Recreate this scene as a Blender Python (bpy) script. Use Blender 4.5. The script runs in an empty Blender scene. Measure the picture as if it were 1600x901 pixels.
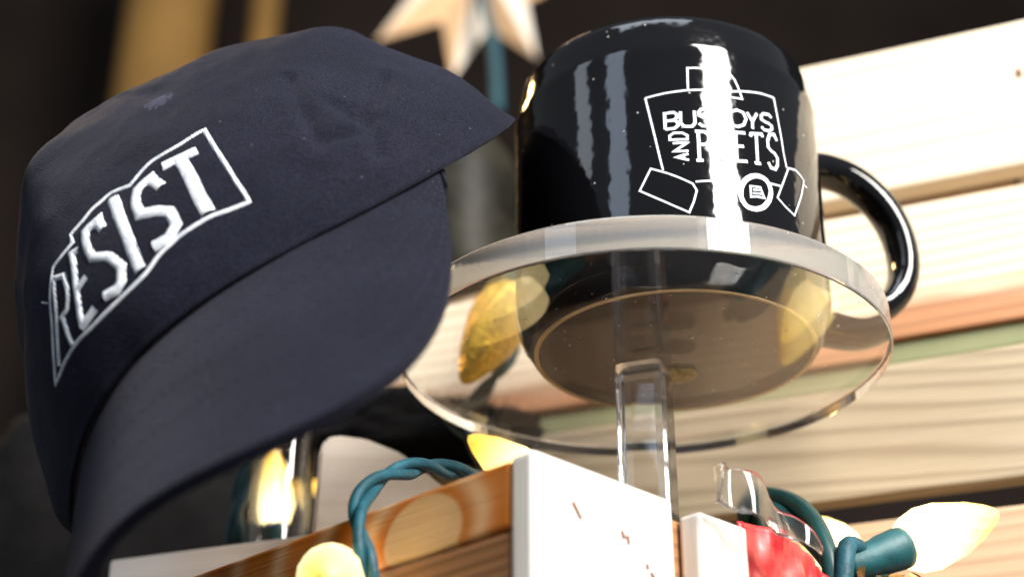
import bpy, bmesh, math, random
from mathutils import Vector, Matrix, noise, Euler

# ------------------------------------------------------------------ camera, world, lamps, exposure
scn = bpy.context.scene
random.seed(7)
PITCH = 27.39
cam = bpy.data.cameras.new('camera'); cam_ob = bpy.data.objects.new('camera', cam)
scn.collection.objects.link(cam_ob)
cam_ob.location = (0, 0, 1.0); cam_ob.rotation_euler = (math.radians(90 + PITCH), 0, 0)
cam.sensor_width = 36; cam.lens = 55.01; cam.clip_start = 0.02; cam.clip_end = 50
cam.dof.use_dof = True; cam.dof.focus_distance = 0.415; cam.dof.aperture_fstop = 7.0
scn.camera = cam_ob

world = bpy.data.worlds.new('World'); scn.world = world; world.use_nodes = True
bg = world.node_tree.nodes['Background']
bg.inputs[0].default_value = (0.85, 0.92, 1.0, 1); bg.inputs[1].default_value = 0.20

CENTRE = Vector((0.0, 0.42, 1.2))
def area(name, az, el, dist, sx, sy, power, col, target=CENTRE):
    a, e = math.radians(az), math.radians(el)
    d = Vector((math.sin(a)*math.cos(e), -math.cos(a)*math.cos(e), math.sin(e)))
    l = bpy.data.lights.new(name, 'AREA'); l.shape = 'RECTANGLE'; l.size = sx; l.size_y = sy
    l.energy = power; l.color = col
    o = bpy.data.objects.new(name, l); scn.collection.objects.link(o)
    o.location = target + d*dist
    o.rotation_euler = (-d).to_track_quat('-Z', 'Y').to_euler()
    return o
area('sunlit_window_lamp', 36, 33, 1.7, 0.56, 1.15, 104, (1.0, 0.965, 0.91))
area('cool_window_lamp', -38, 30, 1.9, 0.40, 1.2, 6.0, (0.66, 0.80, 1.0))
area('cool_side_window_lamp', -66, 30, 1.9, 0.30, 0.9, 2.5, (0.80, 0.89, 1.0))
# warm shop lamp behind the cap: gives the golden rim
area('overhead_skylight_lamp', -8, 70, 1.5, 0.9, 0.45, 7.0, (0.82, 0.90, 1.0))
area('warm_shop_lamp', 222, 42, 0.95, 0.12, 0.12, 2.6, (1.0, 0.62, 0.25))

vs = scn.view_settings
vs.view_transform = 'Standard'; vs.look = 'None'; vs.gamma = 1; vs.exposure = 0.0; vs.use_curve_mapping = False
cy = scn.cycles
cy.max_bounces = 16; cy.transmission_bounces = 12; cy.glossy_bounces = 6; cy.diffuse_bounces = 4
cy.transparent_max_bounces = 16; cy.caustics_refractive = True; cy.caustics_reflective = False
cy.sample_clamp_indirect = 45.0; cy.blur_glossy = 0.5; cy.use_denoising = True

# ------------------------------------------------------------------ materials
def mat(name):
    m = bpy.data.materials.new(name); m.use_nodes = True
    nt = m.node_tree; p = nt.nodes['Principled BSDF']
    return m, nt, p
def N(nt, t, **kw):
    n = nt.nodes.new(t)
    for k, v in kw.items(): setattr(n, k, v)
    return n
def ramp(nt, fac, stops):
    r = N(nt, 'ShaderNodeValToRGB'); nt.links.new(fac, r.inputs[0])
    e = r.color_ramp.elements
    while len(e) < len(stops): e.new(0.5)
    for i, (p, c) in enumerate(stops): e[i].position = p; e[i].color = (*c, 1) if len(c) == 3 else c
    return r.outputs[0]
def noise_tex(nt, vec, scale, detail=4, rough=0.55):
    n = N(nt, 'ShaderNodeTexNoise'); n.inputs['Scale'].default_value = scale
    n.inputs['Detail'].default_value = detail; n.inputs['Roughness'].default_value = rough
    if vec is not None: nt.links.new(vec, n.inputs['Vector'])
    return n.outputs['Fac']
def math_n(nt, op, a, b=None):
    n = N(nt, 'ShaderNodeMath', operation=op)
    for i, v in enumerate((a, b)):
        if v is None: continue
        if isinstance(v, (int, float)): n.inputs[i].default_value = v
        else: nt.links.new(v, n.inputs[i])
    return n.outputs[0]
def mixc(nt, fac, a, b, mode='MIX'):
    n = N(nt, 'ShaderNodeMix', data_type='RGBA', blend_type=mode)
    for s, v in ((n.inputs[0], fac), (n.inputs[6], a), (n.inputs[7], b)):
        if isinstance(v, (int, float)): s.default_value = v
        elif isinstance(v, tuple): s.default_value = (*v, 1)
        else: nt.links.new(v, s)
    return n.outputs[2]
def bump(nt, p, h, strength, dist):
    b = N(nt, 'ShaderNodeBump'); b.inputs['Strength'].default_value = strength; b.inputs['Distance'].default_value = dist
    nt.links.new(h, b.inputs['Height']); nt.links.new(b.outputs[0], p.inputs['Normal'])

def wood(name, light, dark, seed=0, period=0.006, warp=0.02, contrast=1.0, rough=0.6, fibre=0.35, band=None, light_blob=None, gloss=0.3):
    """pine: rings along local X; band=(z, width, colour) heartwood streak; light_blob=(x,z,r,colour) painted cast light"""
    m, nt, p = mat(name)
    tc = N(nt, 'ShaderNodeTexCoord')
    mp = N(nt, 'ShaderNodeMapping'); mp.inputs['Location'].default_value = (seed*1.37, seed*0.71, seed*0.93)
    mp.inputs['Scale'].default_value = (1.1, 9, 9); nt.links.new(tc.outputs['Object'], mp.inputs[0])
    w = noise_tex(nt, mp.outputs[0], 2.0, 2)
    sp = N(nt, 'ShaderNodeSeparateXYZ'); nt.links.new(tc.outputs['Object'], sp.inputs[0])
    z = math_n(nt, 'ADD', sp.outputs[2], math_n(nt, 'MULTIPLY', w, warp*4))
    z = math_n(nt, 'ADD', z, math_n(nt, 'MULTIPLY', sp.outputs[1], 0.5))
    if light_blob:
        kx, kz, kr, kc = light_blob
        dx = math_n(nt, 'MULTIPLY', math_n(nt, 'SUBTRACT', sp.outputs[0], kx), 0.75)
        dz = math_n(nt, 'SUBTRACT', sp.outputs[2], kz)
        d = math_n(nt, 'SQRT', math_n(nt, 'ADD', math_n(nt, 'MULTIPLY', dx, dx), math_n(nt, 'MULTIPLY', dz, dz)))
        d = math_n(nt, 'ADD', d, math_n(nt, 'MULTIPLY', math_n(nt, 'SUBTRACT', w, 0.5), 0.010))
        z = math_n(nt, 'ADD', d, 0.002)
    s = math_n(nt, 'SINE', math_n(nt, 'MULTIPLY', z, 2*math.pi/period))
    s = math_n(nt, 'ADD', math_n(nt, 'MULTIPLY', s, 0.5*contrast), 0.5)
    mp2 = N(nt, 'ShaderNodeMapping'); mp2.inputs['Scale'].default_value = (22, 1100, 1100)
    mp2.inputs['Location'].default_value = (seed, seed, seed)
    nt.links.new(tc.outputs['Object'], mp2.inputs[0])
    fb = noise_tex(nt, mp2.outputs[0], 1.0, 3)
    mp3 = N(nt, 'ShaderNodeMapping'); mp3.inputs['Scale'].default_value = (8, 40, 40); nt.links.new(tc.outputs['Object'], mp3.inputs[0])
    lg = noise_tex(nt, mp3.outputs[0], 1.0, 3)
    f = math_n(nt, 'ADD', math_n(nt, 'MULTIPLY', math_n(nt, 'POWER', s, 3.2), 0.60), math_n(nt, 'MULTIPLY', math_n(nt, 'SUBTRACT', fb, 0.35), fibre))
    f = math_n(nt, 'ADD', f, math_n(nt, 'MULTIPLY', math_n(nt, 'SUBTRACT', lg, 0.5), 0.5))
    col = ramp(nt, f, [(0.0, light), (0.9, dark)])
    if light_blob:
        k = N(nt, 'ShaderNodeMapRange'); nt.links.new(d, k.inputs[0])
        k.inputs[1].default_value = kr*0.92; k.inputs[2].default_value = kr; k.inputs[3].default_value = 0.9; k.inputs[4].default_value = 0
        col = mixc(nt, k.outputs[0], col, kc)
    if band:
        bz, bw, bc = band
        q = math_n(nt, 'ADD', sp.outputs[2], math_n(nt, 'MULTIPLY', math_n(nt, 'SUBTRACT', lg, 0.5), 0.040))
        k = N(nt, 'ShaderNodeMapRange'); nt.links.new(q, k.inputs[0]); k.interpolation_type = 'SMOOTHSTEP'
        k.inputs[1].default_value = bz; k.inputs[2].default_value = bz + bw; k.inputs[3].default_value = 1; k.inputs[4].default_value = 0
        col = mixc(nt, k.outputs[0], col, mixc(nt, f, bc, tuple(c*0.55 for c in bc)))
    nt.links.new(col, p.inputs['Base Color']); p.inputs['Roughness'].default_value = rough
    p.inputs['Specular IOR Level'].default_value = gloss
    bump(nt, p, math_n(nt, 'ADD', fb, math_n(nt, 'MULTIPLY', s, 0.6)), 0.25, 0.0006)
    return m

PINE = wood('pine', (0.80, 0.68, 0.51), (0.60, 0.45, 0.29), 1, 0.0075, 0.010, 0.8)
PINE2 = wood('pine_heart', (0.79, 0.67, 0.50), (0.56, 0.39, 0.23), 4, 0.0055, 0.010, 0.9, band=(-0.0190, 0.016, (0.50, 0.235, 0.115)))
PINE3 = wood('pine_shaded', (0.43, 0.345, 0.235), (0.215, 0.152, 0.092), 9, 0.0050, 0.013, 0.85)  # shade on the third slat is put into its wood colour
PINE4 = wood('pine_rosy', (0.56, 0.40, 0.26), (0.36, 0.22, 0.13), 13, 0.004, 0.006, 0.8)
PALE = wood('pale_board', (0.80, 0.72, 0.63), (0.66, 0.56, 0.46), 17, 0.007, 0.01, 0.6)
WHITEWOOD = wood('whitewashed_wood', (0.84, 0.80, 0.73), (0.76, 0.70, 0.62), 21, 0.009, 0.01, 0.5)
ORANGE = wood('orange_slat_light', (0.60, 0.185, 0.026), (0.90, 0.60, 0.33), 25, 0.0135, 0.02, 1.0, rough=0.28, fibre=0.14,
              light_blob=(0.0655, -0.0035, 0.0105, (0.78, 0.52, 0.27)), gloss=0.5)  # cast light blob, tan light bands and warm shade painted into the slat colour
BROWN = wood('brown_slat', (0.34, 0.165, 0.075), (0.19, 0.085, 0.038), 31, 0.0028, 0.008, 1.0, rough=0.6)

def plain(name, col, rough=0.5, spec=0.5, var=0.0, vscale=60, metal=0.0, bumpy=0.0, bscale=400):
    m, nt, p = mat(name)
    tc = N(nt, 'ShaderNodeTexCoord')
    n = noise_tex(nt, tc.outputs['Object'], vscale, 4)
    c = ramp(nt, n, [(0.3, tuple(x*(1-var) for x in col)), (0.7, tuple(min(1, x*(1+var)) for x in col))])
    nt.links.new(c, p.inputs['Base Color']); p.inputs['Roughness'].default_value = rough
    p.inputs['Specular IOR Level'].default_value = spec; p.inputs['Metallic'].default_value = metal
    if bumpy: bump(nt, p, noise_tex(nt, tc.outputs['Object'], bscale, 3), bumpy, 0.001)
    return m

def cap_cloth():
    m, nt, p = mat('navy_twill')
    tc = N(nt, 'ShaderNodeTexCoord'); ob = tc.outputs['Object']
    n1 = noise_tex(nt, ob, 28, 4, 0.6); n2 = noise_tex(nt, ob, 1900, 2, 0.7)
    c = ramp(nt, n1, [(0.25, (0.0030, 0.0035, 0.0086)), (0.75, (0.0090, 0.0093, 0.0190))])
    c = mixc(nt, 0.8, c, ramp(nt, n2, [(0.34, (0.10, 0.10, 0.10)), (0.70, (2.1, 2.1, 2.1))]), 'MULTIPLY')
    # lint: sparse pale specks
    v = N(nt, 'ShaderNodeTexVoronoi'); v.inputs['Scale'].default_value = 210; nt.links.new(ob, v.inputs['Vector'])
    pick = N(nt, 'ShaderNodeSeparateColor'); nt.links.new(v.outputs['Color'], pick.inputs[0])
    sp = math_n(nt, 'MULTIPLY', math_n(nt, 'LESS_THAN', v.outputs['Distance'], 0.055), math_n(nt, 'GREATER_THAN', pick.outputs[0], 0.62))
    c = mixc(nt, math_n(nt, 'MULTIPLY', sp, 0.30), c, (0.22, 0.22, 0.28))
    # chalky scuff near the top of the crown
    ds = N(nt, 'ShaderNodeVectorMath', operation='DISTANCE'); nt.links.new(ob, ds.inputs[0]); ds.inputs[1].default_value = DUST
    sc = N(nt, 'ShaderNodeMapRange'); nt.links.new(ds.outputs['Value'], sc.inputs[0])
    sc.inputs[1].default_value = 0.0; sc.inputs[2].default_value = 0.010; sc.inputs[3].default_value = 1; sc.inputs[4].default_value = 0
    sn = math_n(nt, 'GREATER_THAN', math_n(nt, 'MULTIPLY', sc.outputs[0], noise_tex(nt, ob, 700, 3, 0.7)), 0.30)
    c = mixc(nt, math_n(nt, 'MULTIPLY', sn, 0.28), c, (0.10, 0.10, 0.16))
    nt.links.new(c, p.inputs['Base Color']); p.inputs['Roughness'].default_value = 0.92
    p.inputs['Specular IOR Level'].default_value = 0.12
    p.inputs['Sheen Weight'].default_value = 0.07; p.inputs['Sheen Roughness'].default_value = 0.4
    p.inputs['Sheen Tint'].default_value = (0.75, 0.75, 0.85, 1)
    wv = N(nt, 'ShaderNodeTexWave', bands_direction='DIAGONAL'); wv.inputs['Scale'].default_value = 620; wv.inputs['Distortion'].default_value = 1.0
    nt.links.new(ob, wv.inputs[0])
    bump(nt, p, math_n(nt, 'ADD', math_n(nt, 'MULTIPLY', wv.outputs['Fac'], 0.12), n2), 0.6, 0.0007)
    return m

def thread_mat():
    m, nt, p = mat('white_thread')
    tc = N(nt, 'ShaderNodeTexCoord')
    wv = N(nt, 'ShaderNodeTexWave', bands_direction='X'); wv.inputs['Scale'].default_value = 520; wv.inputs['Distortion'].default_value = 3
    nt.links.new(tc.outputs['Object'], wv.inputs[0])
    c = ramp(nt, noise_tex(nt, tc.outputs['Object'], 420, 3), [(0.3, (0.50, 0.54, 0.62)), (0.62, (0.80, 0.82, 0.85))])
    nt.links.new(c, p.inputs['Base Color']); p.inputs['Roughness'].default_value = 0.85; p.inputs['Specular IOR Level'].default_value = 0.15
    bump(nt, p, wv.outputs['Fac'], 0.9, 0.0005)
    return m

def glaze():
    m, nt, p = mat('black_glaze')
    tc = N(nt, 'ShaderNodeTexCoord')
    v = N(nt, 'ShaderNodeTexVoronoi'); v.inputs['Scale'].default_value = 260; nt.links.new(tc.outputs['Object'], v.inputs['Vector'])
    pick = N(nt, 'ShaderNodeSeparateColor'); nt.links.new(v.outputs['Color'], pick.inputs[0])
    dust = math_n(nt, 'MULTIPLY', math_n(nt, 'LESS_THAN', v.outputs['Distance'], 0.085), math_n(nt, 'GREATER_THAN', pick.outputs[0], 0.66))
    c = mixc(nt, math_n(nt, 'MULTIPLY', dust, 0.7), (0.004, 0.004, 0.005), (0.45, 0.43, 0.40))
    nt.links.new(c, p.inputs['Base Color'])
    r = N(nt, 'ShaderNodeMapRange'); nt.links.new(noise_tex(nt, tc.outputs['Object'], 40, 4), r.inputs[0]); r.inputs[3].default_value = 0.03; r.inputs[4].default_value = 0.10
    nt.links.new(r.outputs[0], p.inputs['Roughness'])
    p.inputs['IOR'].default_value = 1.5
    bump(nt, p, math_n(nt, 'ADD', noise_tex(nt, tc.outputs['Object'], 30, 4, 0.6), math_n(nt, 'MULTIPLY', noise_tex(nt, tc.outputs['Object'], 11, 1), 1.2)), 0.12, 0.005)
    return m

def acrylic(name, tint=(1.0, 1.0, 1.0), rough=0.0, ior=1.42, trans=1.0):
    m, nt, p = mat(name)
    p.inputs['Base Color'].default_value = (*tint, 1); p.inputs['Transmission Weight'].default_value = trans
    p.inputs['IOR'].default_value = ior
    tc = N(nt, 'ShaderNodeTexCoord')
    r = N(nt, 'ShaderNodeMapRange'); nt.links.new(noise_tex(nt, tc.outputs['Object'], 55, 5, 0.65), r.inputs[0])
    r.inputs[1].default_value = 0.45; r.inputs[2].default_value = 0.8; r.inputs[3].default_value = rough; r.inputs[4].default_value = rough + 0.06
    v = N(nt, 'ShaderNodeTexVoronoi'); v.inputs['Scale'].default_value = 240; nt.links.new(tc.outputs['Object'], v.inputs['Vector'])
    pick = N(nt, 'ShaderNodeSeparateColor'); nt.links.new(v.outputs['Color'], pick.inputs[0])
    dust = math_n(nt, 'MULTIPLY', math_n(nt, 'LESS_THAN', v.outputs['Distance'], 0.07), math_n(nt, 'GREATER_THAN', pick.outputs[0], 0.75))
    nt.links.new(math_n(nt, 'ADD', r.outputs[0], math_n(nt, 'MULTIPLY', dust, 0.6)), p.inputs['Roughness'])
    return m

def bulb_mat(name, col, emit, estr, trans=0.3, glitter=False):
    m, nt, p = mat(name)
    if glitter:
        tg = N(nt, 'ShaderNodeTexCoord'); vg = N(nt, 'ShaderNodeTexVoronoi'); vg.inputs['Scale'].default_value = 900; nt.links.new(tg.outputs['Object'], vg.inputs['Vector'])
        p.inputs['Metallic'].default_value = 0.55; bump(nt, p, vg.outputs['Distance'], 0.8, 0.001)
    p.inputs['Base Color'].default_value = (*col, 1); p.inputs['Roughness'].default_value = 0.22
    p.inputs['Transmission Weight'].default_value = trans
    tc = N(nt, 'ShaderNodeTexCoord'); sp = N(nt, 'ShaderNodeSeparateXYZ'); nt.links.new(tc.outputs['Object'], sp.inputs[0])
    # the diode sits in the base of the bulb, the tip glows less and deeper
    r = N(nt, 'ShaderNodeMapRange'); nt.links.new(sp.outputs[2], r.inputs[0])
    r.inputs[1].default_value = 0.010; r.inputs[2].default_value = 0.030; r.inputs[3].default_value = 1; r.inputs[4].default_value = 0.0
    c = mixc(nt, r.outputs[0], emit, (1.0, 0.86, 0.52))
    nt.links.new(c, p.inputs['Emission Color'])
    s = math_n(nt, 'ADD', math_n(nt, 'MULTIPLY', r.outputs[0], estr), estr*0.6)
    nt.links.new(s, p.inputs['Emission Strength'])
    return m

DUST = (0, 0, 0)   # set once the crown is known
THREAD = thread_mat(); GLAZE = glaze()
ACRYLIC = acrylic('clear_acrylic'); FILM = acrylic('clear_film', (0.97, 0.98, 1.0), 0.10, 1.55)
FOOT = plain('unglazed_clay', (0.52, 0.36, 0.17), 0.8, 0.2, 0.15)
PRINT = plain('white_print', (0.60, 0.63, 0.66), 0.5, 0.4, 0.25, 900)
TEAL = plain('teal_plastic', (0.008, 0.070, 0.080), 0.5, 0.4, 0.35, 150, bumpy=0.2, bscale=250)
TEALCORD = plain('teal_cord', (0.006, 0.055, 0.078), 0.55, 0.35, 0.45, 180, bumpy=0.35, bscale=500)
DARKGREEN = plain('dark_green_cord', (0.008, 0.045, 0.045), 0.35, 0.5, 0.3, 120)
LIT = bulb_mat('warm_lit_bulb', (1.0, 0.80, 0.30), (1.0, 0.62, 0.07), 1.15)
GOLDB = bulb_mat('amber_bulb', (0.86, 0.50, 0.015), (1.0, 0.55, 0.03), 0.10, 0.0, True)
BLACKCLOTH = plain('black_cloth', (0.0055, 0.005, 0.005), 0.95, 0.1, 0.4, 60, bumpy=0.5, bscale=300)
SMOKE = plain('smoky_glaze', (0.013, 0.0115, 0.0075), 0.5, 0.12, 0.95, 38, bumpy=0.6, bscale=40)
GREEN = plain('green_paint', (0.235, 0.245, 0.13), 0.6, 0.3, 0.12, 30)
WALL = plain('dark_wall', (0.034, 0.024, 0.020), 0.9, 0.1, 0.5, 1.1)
GOLDPOST = plain('golden_post', (0.36, 0.195, 0.052), 0.6, 0.3, 0.2, 5)
TABLE = plain('dark_table', (0.035, 0.033, 0.030), 0.7, 0.3, 0.3, 20)
RUST = plain('rusty_steel', (0.17, 0.045, 0.022), 0.7, 0.3, 0.3, 300)
STARWOOD = plain('star_veneer', (0.66, 0.42, 0.23), 0.45, 0.4, 0.2, 20)
STARPALE = plain('star_pale_veneer', (0.62, 0.56, 0.47), 0.45, 0.4, 0.1, 20)
GLUE = plain('amber_glue', (0.46, 0.36, 0.17), 0.3, 0.6, 0.5, 500, bumpy=0.8, bscale=600)
FOIL = plain('gold_foil', (0.80, 0.42, 0.14), 0.25, 0.5, 0.3, 200, metal=1.0)

# ------------------------------------------------------------------ mesh helpers
COL = scn.collection
def link(name, me, material, parent=None, M=None, smooth=False):
    o = bpy.data.objects.new(name, me); COL.objects.link(o)
    if material and not me.materials: me.materials.append(material)
    if smooth: me.polygons.foreach_set('use_smooth', [True]*len(me.polygons))
    if M is not None: o.matrix_world = M
    if parent: o.parent = parent
    return o
def pydata(name, v, f):
    me = bpy.data.meshes.new(name); me.from_pydata([tuple(p) for p in v], [], f); me.update(); return me
def tag(o, label, cat, group=None, kind=None):
    if label: o['label'] = label
    if cat: o['category'] = cat
    if group: o['group'] = group
    if kind: o['kind'] = kind
    return o
def root(name, label, cat, M=None, group=None):
    o = bpy.data.objects.new(name, None); COL.objects.link(o); o.empty_display_size = 0.02
    if M is not None: o.matrix_world = M
    return tag(o, label, cat, group)
def frame(origin, x, z=Vector((0, 0, 1))):
    x = Vector(x).normalized(); z = Vector(z).normalized(); y = z.cross(x).normalized(); z = x.cross(y)
    M = Matrix((x, y, z)).transposed().to_4x4(); M.translation = Vector(origin); return M
def box_mesh(name, lx, ly, lz, bev=0.0008, wob=0.0, seed=0):
    bm = bmesh.new(); bmesh.ops.create_cube(bm, size=1)
    for v in bm.verts: v.co = Vector((v.co.x*lx, v.co.y*ly, v.co.z*lz))
    if wob:
        long_edges = [e for e in bm.edges if abs((e.verts[0].co - e.verts[1].co).x) > lx*0.9]
        bmesh.ops.subdivide_edges(bm, edges=long_edges, cuts=14)
        for v in bm.verts:
            s = noise.noise(Vector((v.co.x*22, seed*3.1, v.co.z*20))) * wob
            v.co.z += s; v.co.y += noise.noise(Vector((v.co.x*18, seed*7.7 + 5, v.co.z*9))) * wob * 0.5
    if bev:
        bmesh.ops.bevel(bm, geom=[e for e in bm.edges if e.calc_face_angle(0) > 0.8], offset=bev, segments=2, profile=0.6, affect='EDGES')
    me = bpy.data.meshes.new(name); bm.to_mesh(me); bm.free(); return me
def lathe(name, prof, n=96, closed=False):
    v, f = [], []
    m = len(prof)
    for i in range(n):
        a = 2*math.pi*i/n
        for r, z in prof: v.append((r*math.cos(a), r*math.sin(a), z))
    for i in range(n):
        j = (i+1) % n
        for k in range(m if closed else m-1):
            l = (k+1) % m
            f.append((i*m+k, j*m+k, j*m+l, i*m+l))
    me = pydata(name, v, f)
    bm = bmesh.new(); bm.from_mesh(me); bmesh.ops.remove_doubles(bm, verts=bm.verts, dist=1e-6)
    bmesh.ops.recalc_face_normals(bm, faces=bm.faces); bm.to_mesh(me); bm.free(); return me
def smooth_path(pts, k=8):
    pts = [Vector(p) for p in pts]; out = []
    for i in range(len(pts)-1):
        p0 = pts[max(i-1, 0)]; p1 = pts[i]; p2 = pts[i+1]; p3 = pts[min(i+2, len(pts)-1)]
        for j in range(k):
            t = j/k
            out.append(0.5*((2*p1) + (p2-p0)*t + (2*p0-5*p1+4*p2-p3)*t*t + (3*p1-p0-3*p2+p3)*t*t*t))
    out.append(pts[-1]); return out
def tube_vf(path, rad, n=10, base=0):
    v, f = [], []
    t0 = (path[1]-path[0]).normalized(); nrm = t0.orthogonal().normalized()
    for i, p in enumerate(path):
        t = (path[min(i+1, len(path)-1)] - path[max(i-1, 0)]).normalized()
        nrm = (nrm - t*nrm.dot(t)).normalized(); b = t.cross(nrm)
        r = rad(i/(len(path)-1)) if callable(rad) else rad
        for k in range(n):
            a = 2*math.pi*k/n; v.append(p + nrm*math.cos(a)*r + b*math.sin(a)*r)
    for i in range(len(path)-1):
        for k in range(n):
            l = (k+1) % n
            f.append((base+i*n+k, base+i*n+l, base+(i+1)*n+l, base+(i+1)*n+k))
    f.append(tuple(base+k for k in range(n))[::-1]); f.append(tuple(base+(len(path)-1)*n+k for k in range(n)))
    return v, f
def twin_cord(name, pts, r, twist, material, parent):
    """two wires twisted round each other"""
    path = smooth_path(pts, 10); V, Fc = [], []
    ln = [0]
    for a, b in zip(path[:-1], path[1:]): ln.append(ln[-1] + (b-a).length)
    for s in (0, math.pi):
        q = []; nrm = (path[1]-path[0]).normalized().orthogonal().normalized()
        for i, p in enumerate(path):
            t = (path[min(i+1, len(path)-1)] - path[max(i-1, 0)]).normalized()
            nrm = (nrm - t*nrm.dot(t)).normalized(); b = t.cross(nrm); a = s + ln[i]*twist
            q.append(p + (nrm*math.cos(a) + b*math.sin(a))*r*0.92)
        v, f = tube_vf(q, r, 10, len(V)); V += v; Fc += f
    return link(name, pydata(name, V, Fc), material, parent, smooth=True)
def aim(p, d):
    """frame at p with local Z along d"""
    q = Vector(d).normalized().to_track_quat('Z', 'Y'); M = q.to_matrix().to_4x4(); M.translation = Vector(p); return M

# ------------------------------------------------------------------ setting
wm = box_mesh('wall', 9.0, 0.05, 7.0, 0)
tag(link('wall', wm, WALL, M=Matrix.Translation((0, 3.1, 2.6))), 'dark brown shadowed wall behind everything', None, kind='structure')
tm = box_mesh('table_top', 1.5, 0.62, 0.04, 0.004)
tag(link('table_top', tm, TABLE, M=Matrix.Translation((0, 0.60, 0.88))), 'dark table top under the crates', None, kind='structure')

# golden blurred posts far behind
for x, wdt, nm in ((-0.650, 0.160, 'broad blurred golden wooden post behind the cap'), (-0.468, 0.050, 'narrow blurred golden post right of the broad one')):
    me = lathe('background_post', [(0, -2.75), (wdt*0.5, -2.75), (wdt*0.53, -1.0), (wdt*0.5, 0.6), (wdt*0.5, 2.75), (0, 2.75)], 48)
    tag(link('background_post', me, GOLDPOST, smooth=True, M=Matrix.Translation((x, 2.40, 2.75))), nm, 'post', 'golden posts in the background')

# ------------------------------------------------------------------ back crate (pine slats)
A68 = math.radians(68)
SU = Vector((-math.sin(A68), math.cos(A68), 0)); SN = Vector((math.cos(A68), math.sin(A68), 0))   # along the slats to the left, away from viewer
def back_pt(s, d, z): return SU*s + SN*d + Vector((0, 0, z))
crate = root('pine_crate', 'sunlit pine slat crate standing behind the mug', 'crate', Matrix.Translation(back_pt(0.10, 0.56, 0.90)))
def back_slat(s0, s1, z0, z1, material, d=0.490, th=0.010, name='slat', seed=0):
    me = box_mesh(name, abs(s1-s0), th, z1-z0, 0.0012, 0.0007, seed)
    M = frame(back_pt((s0+s1)/2, d + th/2, (z0+z1)/2), -SU)
    o = link(name, me, material, M=M); bpy.context.view_layer.update()
    o.parent = crate; o.matrix_parent_inverse = crate.matrix_world.inverted(); return o
bpy.context.view_layer.update()
back_slat(-0.12, 0.150, 1.2850, 1.3440, PINE, seed=1)
back_slat(-0.12, 0.262, 1.2280, 1.2778, PINE2, seed=2)
back_slat(-0.12, 0.2735, 1.1738, 1.2192, PINE3, seed=3)
back_slat(-0.12, 0.262, 1.1180, 1.1652, PINE4, seed=4)
back_slat(-0.12, 0.262, 0.905, 0.945, PINE4, seed=6)
back_slat(0.0125, 0.145, 1.268, 1.294, PINE4, d=0.5012, th=0.008, name='rail', seed=7)
for s0, s1 in ((-0.03, 0.0115), (0.225, 0.258)):      # uprights behind the slats
    back_slat(s0, s1, 0.90, 1.344 if s0 < 0 else 1.27, PINE, d=0.5012, th=0.014, name='upright')
back_slat(-0.12, 0.19, 1.2195, 1.2277, GREEN, d=0.4925, th=0.006, name='green_strip')
sh = back_slat(0.155, 0.262, 1.287, 1.295, PINE4, d=0.516, th=0.11, name='shelf')
for (s, z) in ((0.0045, 1.3222), (0.0015, 1.3125)):
    me = box_mesh('nail', 0.0012, 0.0006, 0.0034, 0.0002)
    o = link('nail', me, RUST, M=frame(back_pt(s, 0.4895, z), -SU + Vector((0, 0, 0.15)))); o.parent = crate; o.matrix_parent_inverse = crate.matrix_world.inverted()

# ------------------------------------------------------------------ front crate (orange slats, white battens)
P0 = Vector((0.00448, 0.320, 0)); EL = Vector((-1, 1, 0)).normalized(); ER = Vector((1, 1, 0)).normalized()
ZT = 1.1265
fcr = root('front_crate', 'small crate with orange side slats and whitewashed battens in the foreground', 'crate', Matrix.Translation(P0 + EL*0.1 + ER*0.055 + Vector((0, 0, 0.90))))
bpy.context.view_layer.update()
def adopt(o, par): o.parent = par; o.matrix_parent_inverse = par.matrix_world.inverted(); return o
def crate_box(a0, a1, b0, b1, z0, z1, material, name, along='a', bev=0.0008, wob=0.0004, seed=0):
    c = P0 + EL*((a0+a1)/2) + ER*((b0+b1)/2) + Vector((0, 0, (z0+z1)/2))
    if along == 'a': me = box_mesh(name, a1-a0, b1-b0, z1-z0, bev, wob, seed); M = frame(c, -EL)
    elif along == 'b': me = box_mesh(name, b1-b0, a1-a0, z1-z0, bev, wob, seed); M = frame(c, ER)
    else: me = box_mesh(name, z1-z0, b1-b0, a1-a0, bev, wob, seed); M = frame(c, Vector((0, 0, 1)), EL)
    return adopt(link(name, me, material, M=M), fcr)
LA, LB = 0.195, 0.112
rows = ((1.1106, 1.1257), (1.0700, 1.1096), (1.0150, 1.0640), (0.9600, 1.0090), (0.9020, 0.9540))
for i, (z0, z1) in enumerate(rows):
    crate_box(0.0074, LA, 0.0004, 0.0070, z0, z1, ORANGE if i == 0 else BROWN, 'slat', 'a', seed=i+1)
    crate_box(0.0074, 0.0140, 0.0076, LB, z0, z1, BROWN, 'slat', 'b', seed=i+11)
    crate_box(LA-0.007, LA-0.0005, 0.0076, LB, z0, z1, BROWN, 'slat', 'b', seed=i+21)
    crate_box(0.0148, LA-0.0078, LB-0.007, LB-0.0005, z0, z1, BROWN, 'slat', 'a', seed=i+31)
crate_box(0.0, 0.0066, 0.0, 0.0475, 0.901, ZT, WHITEWOOD, 'batten', 'z', 0.0011, 0.0008, 3)
crate_box(0.0, 0.0066, 0.0578, 0.0766, 0.901, ZT, WHITEWOOD, 'batten', 'z', 0.0011, 0.0008, 5)
crate_box(0.0148, LA-0.0078, 0.0076, LB-0.0076, 1.080, 1.085, PINE4, 'shelf', 'a')
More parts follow.
